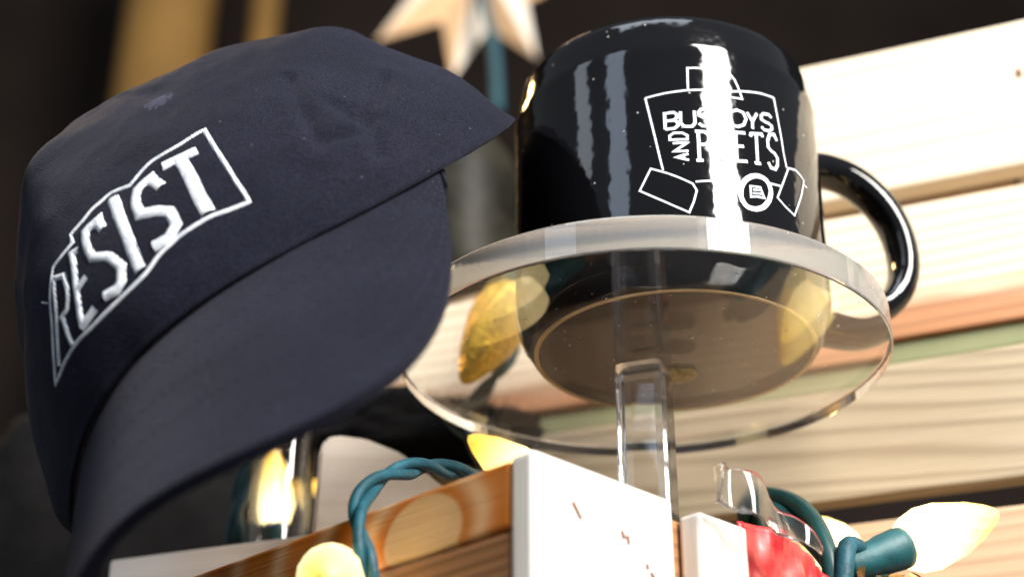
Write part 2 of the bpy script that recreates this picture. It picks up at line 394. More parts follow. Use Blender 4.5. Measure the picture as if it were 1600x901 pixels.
for (x, z, t, l) in ((0.0138, 1.1157, 0.9, 0.0040), (0.0290, 1.1137, 1.3, 0.0018), (0.0308, 1.1128, 1.4, 0.0020), (0.0372, 1.1080, 1.2, 0.0014), (0.0390, 1.1062, 0.8, 0.0018)):
    me = box_mesh('staple', l*1.15, 0.0008, 0.0009, 0.0002)
    o = link('staple', me, RUST, M=frame(P0 + ER*x + EL*(-0.0001) + Vector((0, 0, z)), ER*math.cos(t) - Vector((0, 0, 1))*math.sin(t), EL.cross(ER*math.cos(t) - Vector((0, 0, 1))*math.sin(t)))); adopt(o, fcr)

# pale board lying on the crate rim
d = 0.400
me = box_mesh('pale_board', 0.130, 0.009, 0.0260, 0.0012, 0.0004, 2)
tag(link('pale_board', me, PALE, M=frame(SU*0.235 + SN*(d+0.0045) + Vector((0, 0, 1.1397)), -SU)), 'narrow pale wooden board below the cap brim, behind the orange slat', 'board')

# ------------------------------------------------------------------ acrylic display stand
DC = Vector((0.0376, 0.408, 0))
stand = root('display_stand', 'clear acrylic round riser holding the black mug', 'display stand', Matrix.Translation(DC + Vector((0, 0, 1.085))))
def disc_prof(r, z0, z1, b): return [(0, z0), (r-b, z0), (r-b*0.3, z0+b*0.3), (r, z0+b), (r, z1-b), (r-b*0.3, z1-b*0.3), (r-b, z1), (0, z1)]
RIM = acrylic('sawn_acrylic_edge', (0.95, 0.97, 0.98), 0.05, 1.42, 0.87)
me = lathe('disc', disc_prof(0.070, 0, 0.010, 0.0006), 160); me.materials.append(ACRYLIC); me.materials.append(RIM)
for pl in me.polygons:
    if math.hypot(pl.center.x, pl.center.y) > 0.0685: pl.material_index = 1
o = link('disc', me, None, stand); o.location = (0, 0, 0.1010)
o = link('base', lathe('base', disc_prof(0.023, 0, 0.004, 0.0005), 64), ACRYLIC, stand); o.location = (0, 0, 0.0002)
me = box_mesh('post', 0.0142, 0.0142, 0.0964, 0.0024)
me.materials.append(ACRYLIC); me.materials.append(RIM)
for pl in me.polygons:
    if max(abs(pl.normal.x), abs(pl.normal.y), abs(pl.normal.z)) < 0.985 or abs(pl.normal.z) > 0.985: pl.material_index = 1
o = link('post', me, None, stand); o.location = (0, 0, 0.0526); o.rotation_euler = (0, 0, math.radians(-20.5))
bm = bmesh.new(); bmesh.ops.create_icosphere(bm, subdivisions=3, radius=1)
for v in bm.verts:
    k = 1 + 0.18*noise.noise(v.co*1.7); v.co = Vector((v.co.x*0.0058*k, v.co.y*0.0050*k, v.co.z*0.0007))
me = bpy.data.meshes.new('glue_spot'); bm.to_mesh(me); bm.free()
o = link('glue_spot', me, GLUE, stand, smooth=True); o.location = (0.0105, 0.004, 0.1003)

# ------------------------------------------------------------------ mug
MC = Vector((0.047, 0.409, 1.1962))
mug = root('coffee_mug', 'black glossy mug with white line logo standing on the clear disc', 'mug', Matrix.Translation(MC))
prof = [(0, 0.0030), (0.0355, 0.0030), (0.0384, 0.0024), (0.0392, 0.0004), (0.0408, 0.0004), (0.0418, 0.0020), (0.0440, 0.0052), (0.0455, 0.0095), (0.0460, 0.0150),
        (0.0460, 0.0500), (0.0460, 0.0630), (0.0462, 0.0670), (0.0463, 0.0688), (0.0461, 0.0702), (0.0457, 0.0726), (0.0452, 0.0758), (0.0447, 0.0788), (0.0442, 0.0808), (0.0430, 0.0822), (0.0419, 0.0824), (0.0410, 0.0814),
        (0.0408, 0.0760), (0.0418, 0.0660), (0.0425, 0.0560), (0.0430, 0.0150), (0.0410, 0.0090), (0.0350, 0.0070), (0, 0.0065)]
link('body', lathe('body', prof, 128), GLAZE, mug, smooth=True)
ring = [(0.0389, 0.0014), (0.0394, 0.0001), (0.0405, 0.0001), (0.0412, 0.0014)]
link('foot_ring', lathe('foot_ring', ring, 128), FOOT, mug, smooth=True)
# handle: flattened C swept in the radial plane at 16 degrees towards the back
hb = math.radians(16); hr = Vector((math.cos(hb), math.sin(hb), 0)); ht = Vector((-math.sin(hb), math.cos(hb), 0))
hp = smooth_path([(0.0445, 0, 0.0630), (0.0535, 0, 0.0650), (0.0640, 0, 0.0625), (0.0730, 0, 0.0545), (0.0778, 0, 0.0430), (0.0775, 0, 0.0305), (0.0715, 0, 0.0205), (0.0610, 0, 0.0150), (0.0500, 0, 0.0150), (0.0440, 0, 0.0160)], 8)
V, Fc = [], []; n = 16
for i, q in enumerate(hp):
    t = (hp[min(i+1, len(hp)-1)] - hp[max(i-1, 0)]).normalized(); nn = Vector((t.z, 0, -t.x))
    e = abs(i/(len(hp)-1) - 0.5)*2; wid = 0.0062 + 0.0022*e**4; thk = 0.0042 + 0.0016*e**6
    for k in range(n):
        a = 2*math.pi*k/n; ca, sa = math.cos(a), math.sin(a)
        off = nn*(thk*math.copysign(abs(ca)**0.8, ca)); w = wid*math.copysign(abs(sa)**0.8, sa)
        pnt = q + off
        V.append(hr*pnt.x + ht*w + Vector((0, 0, pnt.z)))
for i in range(len(hp)-1):
    for k in range(n):
        l = (k+1) % n; Fc.append((i*n+k, i*n+l, (i+1)*n+l, (i+1)*n+k))
link('handle', pydata('handle', V, Fc), GLAZE, mug, smooth=True)

def ribbon(pts, w, step):
    """flat ribbon outline (left, right) of a 2-D polyline, mitred, resampled"""
    P = [Vector(p) for p in pts]; closed = (P[0]-P[-1]).length < 1e-6
    Q = []
    for a, b in zip(P[:-1], P[1:]):
        k = max(1, int((b-a).length/step))
        for i in range(k): Q.append(a + (b-a)*(i/k))
    Q.append(P[-1])
    L, Rr = [], []
    m = len(Q)
    for i in range(m):
        a = Q[i-1] if i > 0 else (Q[-2] if closed else None); b = Q[i+1] if i < m-1 else (Q[1] if closed else None)
        d1 = (Q[i]-a).normalized() if a is not None else None; d2 = (b-Q[i]).normalized() if b is not None else None
        if d1 is None: d1 = d2
        if d2 is None: d2 = d1
        t = (d1+d2)
        t = t.normalized() if t.length > 1e-4 else d2
        nn = Vector((-t.y, t.x)); c = max(0.5, nn.dot(Vector((-d2.y, d2.x))))
        L.append(Q[i] + nn*(w/2/c)); Rr.append(Q[i] - nn*(w/2/c))
    return Q, L, Rr
LOGO = [[0.75,[[-9.8,52.2],[-4.1,53.3],[2.1,54.2],[7.8,54.7],[14.6,55.3],[18.8,56.4],[24.3,57.5],[29.8,58.0],[30.6,52.1],[31.4,45.7],[31.9,39.9],[32.6,35.6]]],[0.75,[[-9.8,52.2],[-8.7,45.5],[-7.6,38.8],[-6.8,33.6],[-5.9,28.2]]],[0.75,[[2.7,24.4],[8.8,25.2],[15.4,26.4]]],[0.75,[[24.7,27.8],[29.3,28.4]]],[0.7,[[2.2,54.4],[2.4,61.7],[5.3,61.9],[8.2,61.7],[12.3,61.6],[14.8,61.4],[16.2,59.6],[17.3,56.8],[18.2,53.6],[14.5,53.3],[14.0,55.1]]],[0.75,[[-9.2,29.0],[-12.5,22.4],[-8.3,19.7],[-3.6,16.9],[0.5,14.7],[1.9,18.1],[2.9,21.6],[1.9,23.7],[-1.6,25.6],[-4.7,27.1],[-9.2,29.0]]],[0.7,[[33.3,35.8],[36.6,36.5],[39.0,35.8],[40.7,34.9],[38.4,29.0],[34.0,20.7],[30.4,22.2],[27.6,24.1],[30.4,29.9],[33.3,35.8]]],[0.5,[[40.7,33.6],[42.3,33.3]]],[1.9,[[25.4,25.0],[25.0,23.6],[24.4,22.1],[23.4,20.7],[22.3,19.5],[21.0,18.7],[19.7,18.2],[18.4,18.1],[17.3,18.3],[16.4,19.0],[15.8,19.9],[15.4,21.1],[15.4,22.5],[15.6,23.9],[16.2,25.3],[17.0,26.6],[18.1,27.7],[19.3,28.5],[20.6,29.0],[21.9,29.2],[23.1,29.0],[24.1,28.5],[24.9,27.6],[25.3,26.4],[25.4,25.0]]],[0.8,[[18.6,25.2],[21.8,25.6],[22.9,22.5],[20.2,22.3],[18.5,21.8],[18.6,25.2]]],[0.7,[[19.3,24.2],[21.9,24.7]]],[0.7,[[19.2,23.1],[22.2,23.6]]],[1.35,[[-4.7,41.3],[-4.7,46.5],[-2.2,46.8],[-1.3,46.1],[-1.4,45.0],[-2.2,44.2],[-4.7,44.0]]],[1.35,[[-2.2,44.2],[-1.2,43.6],[-1.2,42.4],[-2.2,41.5],[-4.7,41.3]]],[1.35,[[-0.3,47.0],[-0.4,43.3],[0.4,42.2],[1.6,42.1],[2.8,42.2],[3.6,43.4],[3.6,47.4]]],[1.35,[[8.3,47.1],[7.4,48.0],[5.6,48.0],[4.8,47.0],[4.9,45.9],[6.0,45.3],[7.2,45.1],[8.2,44.5],[8.1,43.4],[7.2,42.6],[5.6,42.5],[4.7,43.3]]],[1.35,[[9.4,42.9],[9.5,48.3],[11.5,48.6],[12.2,47.9],[12.1,46.8],[11.4,46.0],[9.4,45.7]]],[1.35,[[11.4,46.0],[12.2,45.3],[12.2,44.0],[11.4,43.1],[9.4,42.9]]],[1.35,[[16.1,49.4],[14.2,48.4],[13.3,46.1],[14.0,44.1],[16.0,43.8],[18.0,44.9],[18.9,47.1],[18.1,49.0],[16.1,49.4]]],[1.35,[[19.4,49.5],[21.0,46.9],[22.8,50.1]]],[1.35,[[21.0,46.9],[20.9,44.4]]],[1.35,[[28.1,50.4],[27.1,51.2],[25.1,50.8],[24.2,49.7],[24.2,48.6],[25.4,48.2],[26.8,48.1],[27.9,47.7],[27.9,46.6],[26.8,45.6],[24.9,45.3],[24.0,46.1]]],[1.5,[[4.2,31.2],[4.3,40.6]]],[1.5,[[3.3,31.2],[5.3,31.3]]],[1.5,[[3.4,40.6],[6.1,40.6],[7.2,39.6],[7.2,37.5],[6.1,36.4],[4.3,36.4]]],[1.5,[[11.2,41.0],[9.6,39.7],[8.9,36.2],[9.5,32.9],[11.1,32.0],[12.7,33.3],[13.4,36.9],[12.8,40.2],[11.2,41.0]]],[1.5,[[18.3,42.3],[15.2,41.8],[15.0,32.5],[18.3,33.0]]],[1.5,[[15.1,37.3],[17.5,37.7]]],[1.5,[[21.6,33.3],[21.9,43.0]]],[1.5,[[19.8,41.6],[20.2,42.6],[23.8,43.5],[24.1,42.6]]],[1.5,[[20.6,33.1],[22.7,33.5]]],[1.5,[[29.4,43.2],[28.5,45.0],[26.7,44.3],[25.8,42.0],[25.8,39.9],[26.8,39.0],[28.0,38.6],[29.0,37.4],[28.8,35.0],[27.8,33.3],[26.2,33.2],[25.4,34.8]]],[1.1,[[1.3,31.2],[-2.3,32.1],[1.2,33.2]]],[1.1,[[0.0,31.5],[-0.1,32.8]]],[1.1,[[1.3,34.2],[-2.8,34.0],[1.2,36.8],[-2.9,36.7]]],[1.1,[[1.2,37.9],[-3.6,37.8],[-3.6,39.1],[-2.5,40.0],[-0.1,40.0],[1.2,39.2],[1.2,37.9]]]]
def logo_mesh(strokes, name):
    V, Fc = [], []; r = 0.0460
    for j, (w, pts) in enumerate(strokes):
        Q, L, Rr = ribbon(pts, w*(0.66 if name == 'logo_lettering' else 0.8), 1.2); b = len(V); lift = 0.00012 + 0.000012*(j % 7)
        for l, q in zip(L, Rr):
            for p in (l, q):
                a = p.x/1000/r; V.append(((r+lift)*math.sin(a), -(r+lift)*math.cos(a), p.y/1000))
        for i in range(len(Q)-1): Fc.append((b+2*i, b+2*i+1, b+2*i+3, b+2*i+2))
    return pydata(name, V, Fc)
link('logo_outline', logo_mesh(LOGO[:12], 'logo_outline'), PRINT, mug)
link('logo_lettering', logo_mesh(LOGO[12:], 'logo_lettering'), PRINT, mug)

# ------------------------------------------------------------------ cap
CAPM = Matrix(((0.67824, 0.11, -0.72656, -0.060586), (-0.5574, 0.7213, -0.41112, 0.40371), (0.47885, 0.68383, 0.55053, 1.198996), (0, 0, 0, 1)))
q = CAPM.to_quaternion(); CAPM = Matrix.LocRotScale(CAPM.translation, q, None)
CP = dict(a=80.737, b=87.949, H=82.872, n=1.747, k=24.28, lean=14.121, phm=63.502, xs=0.969, q=3.041, L=59.938, k2=60.171, sl=0.338)
BUMPS = [(-.35, .62, .75, .28, 3.2), (1.55, 0, .35, .22, 5.), (1.7, .4, .5, .25, 1.8), (.80, .70, .10, .10, -1.6), (-1.3, .35, .5, .3, 2.),
         (-.36, .72, .40, .10, 4.6), (-.80, .40, .35, .13, -3.0), (1.52, .77, .40, .08, -3.6), (1.74, .42, .30, .08, 2.6), (1.66, .04, .30, .09, -2.4), (-.92, .06, .30, .08, 3.4), (.1, .86, .9, .05, 1.6)]
CREASE = [[1.3, [[1.103, 0.397], [0.967, 0.315], [0.873, 0.228]]], [1.0, [[1.045, 0.285], [1.03, 0.204], [1.103, 0.192]]], [1.0, [[0.841, 0.208], [0.909, 0.206], [0.993, 0.184]]], [1.5, [[1.36, 0.261], [1.077, 0.204], [0.962, 0.116]]]]
def cap_base_z(x, y): return CP['k']*(1-(x/CP['a'])**2)*(abs(y)/CP['b'] if y < 0 else 0)
def seg_d(p, a, b):
    ab = b-a; t = max(0, min(1, (p-a).dot(ab)/ab.length_squared)); return (p-(a+ab*t)).length
CRS = [(w, [Vector((q[0], q[1]*1.35)) for q in pl]) for w, pl in CREASE]
def crown_pt(ph, v, lift=0.0, detail=True):
    tt = v*math.pi/2; ct, st = max(math.cos(tt), 0), math.sin(tt); n = CP['n']
    rho, zz = ct**(2/n), st**(2/n)
    x, y = CP['a']*math.sin(ph), -CP['b']*math.cos(ph)
    P = Vector((x*rho, y*rho + CP['lean']*zz, cap_base_z(x, y)*(1-zz) + CP['H']*zz))
    P.z -= 5.0*math.exp(-((ph-1.62)/0.42)**2)*(1-zz)**2
    nn = Vector((math.sin(ph)*ct, -math.cos(ph)*ct, st)); g = lift
    for f0, v0, sf, sv, am in BUMPS:
        df = (ph-f0+math.pi) % (2*math.pi) - math.pi
        g += am*math.exp(-(df/sf)**2-((v-v0)/sv)**2)
    if detail:
        g += 1.1*noise.noise(P*0.035 + Vector((3, 1, 7))) + 0.55*noise.noise(P*0.085) + 0.16*noise.noise(P*0.25)
        uv = Vector((ph, v*1.35))
        for w, pl in CRS:
            dd = min(seg_d(uv, a, b) for a, b in zip(pl[:-1], pl[1:]))
            if dd < 0.2: g += -1.15*w*math.exp(-(dd/0.016)**2) + 0.35*w*math.exp(-((dd-0.05)/0.035)**2)
        # sewn hem just above the brim
        g += 0.35*math.exp(-((v-0.012)/0.012)**2)
    return (P + nn*g)/1000
DUST = tuple(crown_pt(0.721, 0.605))
CLOTH = cap_cloth()
cap = root('baseball_cap', 'navy baseball cap with white RESIST lettering, tilted over a clear tube', 'cap', CAPM)
nu, nv = 288, 96; V, Fc = [], []
for i in range(nu):
    for j in range(nv): V.append(crown_pt(-math.pi + 2*math.pi*i/nu, j/(nv-1)*0.9985))
for i in range(nu):
    k = (i+1) % nu
    for j in range(nv-1): Fc.append((i*nv+j, k*nv+j, k*nv+j+1, i*nv+j+1))
Fc.append(tuple(i*nv+nv-1 for i in range(nu)))
crown = link('crown', pydata('crown', V, Fc), CLOTH, cap, smooth=True)
sm = crown.modifiers.new('cloth', 'SOLIDIFY'); sm.thickness = 0.0016; sm.offset = -1
# brim
def brim_pt(s, w):
    a, b = CP['a'], CP['b']; phm = math.radians(CP['phm'])
    xi, yi = a*math.sin(s*phm)*0.975, -b*math.cos(s*phm)*0.975
    te = s*math.pi/2; ax = a*math.sin(phm)*CP['xs']; y0 = -b*math.cos(phm)
    xo = ax*math.copysign(abs(math.sin(te))**(2/CP['q']), te)
    yo = y0 - (b - b*math.cos(phm) + CP['L'])*max(math.cos(te), 0)**(2/CP['q'])
    x, y = xi + (xo-xi)*w, yi + (yo-yi)*w
    ext = math.hypot(x-xi, y-yi)
    z = cap_base_z(xi, yi) - CP['k2']*((x/a)**2-(xi/a)**2) - CP['sl']*ext - 1.3
    z += 0.5*noise.noise(Vector((x, y, 0))*0.03)
    return Vector((x, y, z))/1000
nu2, nw = 200, 44; V, Fc = [], []
for i in range(nu2+1):
    for j in range(nw+1): V.append(brim_pt(-1 + 2*i/nu2, j/nw))
for i in range(nu2):
    for j in range(nw):
        b = i*(nw+1)+j; Fc.append((b, b+1, b+nw+2, b+nw+1))
brim = link('brim', pydata('brim', V, Fc), CLOTH, cap, smooth=True)
sm = brim.modifiers.new('board', 'SOLIDIFY'); sm.thickness = 0.0030; sm.offset = 0
bv = brim.modifiers.new('edge', 'BEVEL'); bv.width = 0.0009; bv.segments = 3; bv.limit_method = 'ANGLE'; bv.angle_limit = 0.9
# rows of stitches round the brim
V, Fc = [], []
STITCH = plain('navy_thread', (0.016, 0.017, 0.030), 0.8, 0.2, 0.3, 300)
for w in (0.22, 0.42, 0.62, 0.80, 0.93):
    pth = [brim_pt(-0.97 + 1.94*i/700, w) for i in range(701)]; acc = 0.0; i0 = 0
    while i0 < 700:
        j = i0; d = 0.0
        while j < 700 and d < 0.0021: d += (pth[j+1]-pth[j]).length; j += 1
        a, b = pth[i0], pth[j]
        t = (b-a); L_ = t.length
        if L_ > 1e-5:
            t = t/L_; e = brim_pt(-0.97 + 1.94*i0/700, min(w+0.01, 1)) - a; up = t.cross(e).normalized()
            if up.z < 0: up = -up
            sd = up.cross(t).normalized()*0.00022; q0, q1 = a + up*0.00148, a + t*L_*0.95 + up*0.00148; k = len(V); md = (q0+q1)/2 + up*0.00030
            V += [q0, md-sd, md+sd, q1, md + up*0.00012]; Fc += [(k, k+1, k+4), (k, k+4, k+2), (k+1, k+3, k+4), (k+4, k+3, k+2)]
        g = 0.0; i0 = j
        while i0 < 700 and g < 0.0006: g += (pth[i0+1]-pth[i0]).length; i0 += 1
link('stitching', pydata('stitching', V, Fc), STITCH, cap)
# embroidery
CAPTEXT = [[1.25,[[0.658,0.399],[0.642,0.401],[0.621,0.401],[0.605,0.401],[0.584,0.403],[0.569,0.403],[0.553,0.403],[0.532,0.405],[0.516,0.407],[0.5,0.407],[0.485,0.409],[0.469,0.411],[0.448,0.413],[0.432,0.415],[0.411,0.413],[0.39,0.411],[0.369,0.409],[0.354,0.405],[0.333,0.401],[0.312,0.397],[0.296,0.401],[0.275,0.407],[0.259,0.411],[0.238,0.417],[0.223,0.417],[0.207,0.417],[0.191,0.415],[0.176,0.415],[0.16,0.415],[0.144,0.417],[0.123,0.413],[0.107,0.411],[0.086,0.409],[0.071,0.407],[0.055,0.407],[0.034,0.405],[0.013,0.403],[0.013,0.393],[0.008,0.381],[-0.008,0.379],[-0.024,0.379],[-0.045,0.377],[-0.06,0.377],[-0.076,0.375],[-0.097,0.375],[-0.113,0.375],[-0.123,0.367],[-0.134,0.361],[-0.144,0.355],[-0.149,0.349],[-0.16,0.341],[-0.17,0.335],[-0.176,0.327],[-0.186,0.317],[-0.191,0.309],[-0.197,0.299],[-0.202,0.291],[-0.207,0.283],[-0.217,0.273],[-0.223,0.265],[-0.228,0.257],[-0.238,0.248],[-0.244,0.24],[-0.249,0.232],[-0.259,0.224],[-0.265,0.216],[-0.27,0.208],[-0.28,0.2],[-0.286,0.194],[-0.296,0.186],[-0.301,0.178],[-0.312,0.172],[-0.291,0.172],[-0.275,0.172],[-0.254,0.174],[-0.238,0.176],[-0.223,0.178],[-0.202,0.176],[-0.186,0.178],[-0.165,0.176],[-0.149,0.178],[-0.134,0.178],[-0.113,0.176],[-0.097,0.174],[-0.081,0.172],[-0.066,0.17],[-0.05,0.168],[-0.034,0.168],[-0.018,0.166],[-0.003,0.166],[0.013,0.166],[0.024,0.166],[0.039,0.164],[0.055,0.164],[0.071,0.164],[0.086,0.164],[0.097,0.164],[0.113,0.164],[0.128,0.164],[0.144,0.166],[0.16,0.166],[0.17,0.166],[0.186,0.168],[0.202,0.172],[0.212,0.174],[0.223,0.178],[0.238,0.182],[0.249,0.186],[0.265,0.188],[0.275,0.19],[0.291,0.19],[0.307,0.192],[0.322,0.194],[0.333,0.196],[0.348,0.198],[0.364,0.196],[0.38,0.196],[0.39,0.198],[0.406,0.196],[0.422,0.196],[0.438,0.196],[0.448,0.194],[0.459,0.192],[0.474,0.19],[0.485,0.186],[0.495,0.186],[0.511,0.182],[0.521,0.182],[0.537,0.18],[0.548,0.178],[0.558,0.176],[0.563,0.188],[0.569,0.2],[0.574,0.212],[0.574,0.226],[0.579,0.238],[0.584,0.251],[0.59,0.263],[0.595,0.277],[0.6,0.289],[0.605,0.301],[0.611,0.313],[0.616,0.325],[0.621,0.337],[0.626,0.349],[0.637,0.361],[0.642,0.373],[0.647,0.387],[0.658,0.399]]],[0.5,[[-0.238,0.345],[-0.197,0.323]]],[3.4,[[0.448,0.381],[0.464,0.379],[0.479,0.375],[0.495,0.373],[0.511,0.371],[0.527,0.367],[0.542,0.365],[0.558,0.363],[0.574,0.361]]],[3.5,[[0.511,0.365],[0.506,0.351],[0.5,0.339],[0.495,0.325],[0.49,0.313],[0.485,0.301],[0.479,0.289],[0.474,0.277],[0.469,0.265],[0.464,0.255],[0.459,0.242],[0.459,0.23],[0.453,0.218],[0.448,0.206]]],[3.2,[[0.396,0.333],[0.396,0.347],[0.39,0.361],[0.385,0.375],[0.364,0.375],[0.348,0.373],[0.328,0.371],[0.312,0.361],[0.296,0.353],[0.291,0.337],[0.286,0.323],[0.286,0.307],[0.296,0.303],[0.312,0.297],[0.322,0.293],[0.338,0.287],[0.348,0.277],[0.364,0.265],[0.359,0.253],[0.359,0.238],[0.354,0.226],[0.338,0.22],[0.322,0.214],[0.312,0.206],[0.296,0.208],[0.286,0.21],[0.27,0.212],[0.259,0.214]]],[3.5,[[0.228,0.399],[0.228,0.387],[0.223,0.375],[0.223,0.363],[0.217,0.351],[0.217,0.339],[0.217,0.327],[0.212,0.315],[0.212,0.303],[0.207,0.291],[0.207,0.281],[0.202,0.269],[0.202,0.257],[0.197,0.244],[0.197,0.232],[0.191,0.222],[0.191,0.21],[0.186,0.198],[0.186,0.186]]],[2.9,[[0.144,0.345],[0.139,0.361],[0.139,0.379],[0.118,0.379],[0.097,0.379],[0.076,0.379],[0.066,0.367],[0.06,0.353],[0.06,0.339],[0.06,0.327],[0.066,0.315],[0.066,0.303],[0.081,0.295],[0.097,0.287],[0.107,0.279],[0.123,0.271],[0.128,0.257],[0.134,0.242],[0.139,0.226],[0.128,0.216],[0.123,0.206],[0.118,0.198],[0.102,0.192],[0.092,0.188],[0.076,0.192],[0.06,0.196],[0.045,0.2]]],[2.4,[[-0.008,0.359],[-0.013,0.347],[-0.018,0.335],[-0.018,0.323],[-0.024,0.311],[-0.029,0.299],[-0.034,0.289],[-0.039,0.279],[-0.039,0.269],[-0.045,0.259],[-0.05,0.248],[-0.055,0.238],[-0.06,0.228],[-0.066,0.218],[-0.071,0.208],[-0.071,0.2],[-0.076,0.19]]],[2.0,[[-0.018,0.361],[0.003,0.357],[0.024,0.353]]],[2.0,[[-0.039,0.271],[-0.018,0.273],[0.003,0.275],[0.018,0.277]]],[2.4,[[-0.081,0.19],[-0.066,0.192],[-0.05,0.192],[-0.034,0.194],[-0.018,0.194],[-0.003,0.196]]],[1.8,[[-0.123,0.349],[-0.134,0.339],[-0.139,0.329],[-0.144,0.321],[-0.149,0.311],[-0.155,0.301],[-0.16,0.293],[-0.165,0.285],[-0.176,0.275],[-0.181,0.267],[-0.186,0.259],[-0.197,0.251],[-0.202,0.242],[-0.207,0.234],[-0.217,0.226],[-0.223,0.218],[-0.228,0.212],[-0.238,0.204],[-0.244,0.196],[-0.254,0.188]]],[1.7,[[-0.123,0.351],[-0.102,0.341],[-0.076,0.333],[-0.076,0.319],[-0.076,0.305],[-0.076,0.291],[-0.081,0.283],[-0.092,0.275],[-0.097,0.267],[-0.107,0.259],[-0.128,0.259],[-0.155,0.259]]],[1.8,[[-0.144,0.259],[-0.144,0.244],[-0.144,0.232],[-0.149,0.22],[-0.149,0.208],[-0.149,0.194],[-0.149,0.182]]]]
def emb(strokes, name, prnt):
    V, Fc = [], []; K = 6
    for si, (w, pts) in enumerate(strokes):
        C3 = [crown_pt(p[0], p[1]) for p in pts]
        Nn = []
        for p in pts:
            e = 0.004; du = crown_pt(p[0]+e, p[1], 0, False) - crown_pt(p[0]-e, p[1], 0, False); dv = crown_pt(p[0], p[1]+e, 0, False) - crown_pt(p[0], p[1]-e, 0, False)
            Nn.append(du.cross(dv).normalized())
        # smooth the sampled path a little, ends kept
        for _ in range(2): C3 = [C3[0]] + [(C3[i-1] + C3[i]*2 + C3[i+1])/4 if (C3[i+1]-C3[i]).normalized().dot((C3[i]-C3[i-1]).normalized()) > 0.8 else C3[i] for i in range(1, len(C3)-1)] + [C3[-1]]
        closed = len(pts) > 20 and (C3[0]-C3[-1]).length < 1e-5
        b = len(V); m = len(C3); hgt = min(0.0006, w*0.00014 + 0.0002)
        for i in range(m):
            pa = C3[i-1] if i else (C3[-2] if closed else C3[0]); pb = C3[i+1] if i < m-1 else (C3[1] if closed else C3[-1])
            t = (pb-pa).normalized(); s = Nn[i].cross(t).normalized()
            d2 = (pb-C3[i]) if i < m-1 else (C3[i]-pa); c = 1.0
            if d2.length > 1e-7: c = max(0.6, abs(s.dot(Nn[i].cross(d2.normalized()))))
            for k in range(K+1):
                u = -1 + 2*k/K; h = hgt*(1-abs(u)**2.5) - 0.0001 + 0.00004*si
                jit = 1 + 0.10*noise.noise(Vector((i*0.9, si*5.0, 0.0 if u < 0 else 9.0)))
                V.append(C3[i] + s*(u*w*0.0005/c*jit) + Nn[i]*h)
        for i in range(m-1):
            for k in range(K): Fc.append((b+i*(K+1)+k, b+i*(K+1)+k+1, b+(i+1)*(K+1)+k+1, b+(i+1)*(K+1)+k))
    me = pydata(name, V, Fc)
    o = link(name, me, THREAD, prnt, smooth=True); return o
emb(CAPTEXT[0:1], 'embroidered_border', cap); emb(CAPTEXT[1:2], 'loose_thread', cap)
for a, b in ((2, 4), (4, 5), (5, 6), (6, 7), (7, 11), (11, 14)): emb(CAPTEXT[a:b], 'embroidered_letter', cap)

# cap stand: clear tube
TC = Vector((-0.0740, 0.475, 1.0852))
cs = root('cap_stand', 'clear acrylic tube stand under the navy cap', 'display stand', Matrix.Translation(TC))
tube_prof = [(0.0091, 0.004), (0.0098, 0.004), (0.0098, 0.150), (0.0091, 0.150)]
link('tube', lathe('tube', tube_prof, 64, True), ACRYLIC, cs, smooth=False)
link('base', lathe('base', disc_prof(0.0125, 0, 0.0038, 0.0005), 64), ACRYLIC, cs)

# ------------------------------------------------------------------ string lights
def bulb_mesh(length=0.036, r=0.0092, n=10):
    prof = [(0.50, 0.0), (0.74, 0.06), (0.93, 0.16), (1.0, 0.27), (0.97, 0.40), (0.84, 0.56), (0.66, 0.71), (0.44, 0.85), (0.22, 0.955), (0.0, 1.0)]
    v, f = [], []; m = len(prof)-1
    for j, (k, t) in enumerate(prof[:-1]):
        for i in range(n):
            a = 2*math.pi*(i + 0.5*(j % 2))/n; v.append((r*k*math.cos(a), r*k*math.sin(a), length*t))
    v.append((0, 0, length)); tip = len(v)-1
    for j in range(m-1):
        for i in range(n):
            l = (i+1) % n; a, b, c, d = j*n+i, j*n+l, (j+1)*n+l, (j+1)*n+i
            if j % 2 == 0: f += [(a, b, d), (b, c, d)]
            else: f += [(a, b, c), (a, c, d)]
    for i in range(n): f.append(((m-1)*n+i, (m-1)*n+(i+1) % n, tip))
    f.append(tuple(range(n))[::-1])
    return pydata('bulb', v, f)
BULB = bulb_mesh()
SOCKET = lathe('socket', [(0, -0.019), (0.0040, -0.019), (0.0047, -0.0175), (0.0050, -0.008), (0.0055, -0.006), (0.0059, -0.0005), (0.0057, 0.0018), (0.0050, 0.0020), (0, 0.0018)], 32)
def light(parent, base, tip, material, scale=1.0, socket=True):
    M = aim(base, Vector(tip)-Vector(base))
    s = bpy.data.objects.new('socket', SOCKET); COL.objects.link(s)
    if not SOCKET.materials: SOCKET.materials.append(TEAL)
    SOCKET.polygons.foreach_set('use_smooth', [True]*len(SOCKET.polygons))
    s.matrix_world = M @ Matrix.Scale(scale, 4); s.parent = parent
    me = BULB.copy(); me.materials.append(material)
    b = bpy.data.objects.new('bulb', me); COL.objects.link(b); b.parent = s
    return s
ls = root('string_light', 'teal cord string lights looping over the orange slat and up behind the clear disc', 'string lights')
light(ls, (-0.0430, 0.3620, 1.1100), (-0.0400, 0.3340, 1.1020), LIT, 0.88)
light(ls, (0.0090, 0.4200, 1.1535), (-0.0150, 0.4250, 1.1735), LIT, 0.80)
light(ls, (0.0018, 0.4780, 1.2525), (-0.0173, 0.4700, 1.2126), GOLDB, 1.18)
light(ls, (-0.0800, 0.5030, 1.1700), (-0.0825, 0.5000, 1.2034), LIT, 0.80)
light(ls, (-0.0680, 0.6050, 1.2130), (-0.0830, 0.6000, 1.2240), LIT, 0.5)
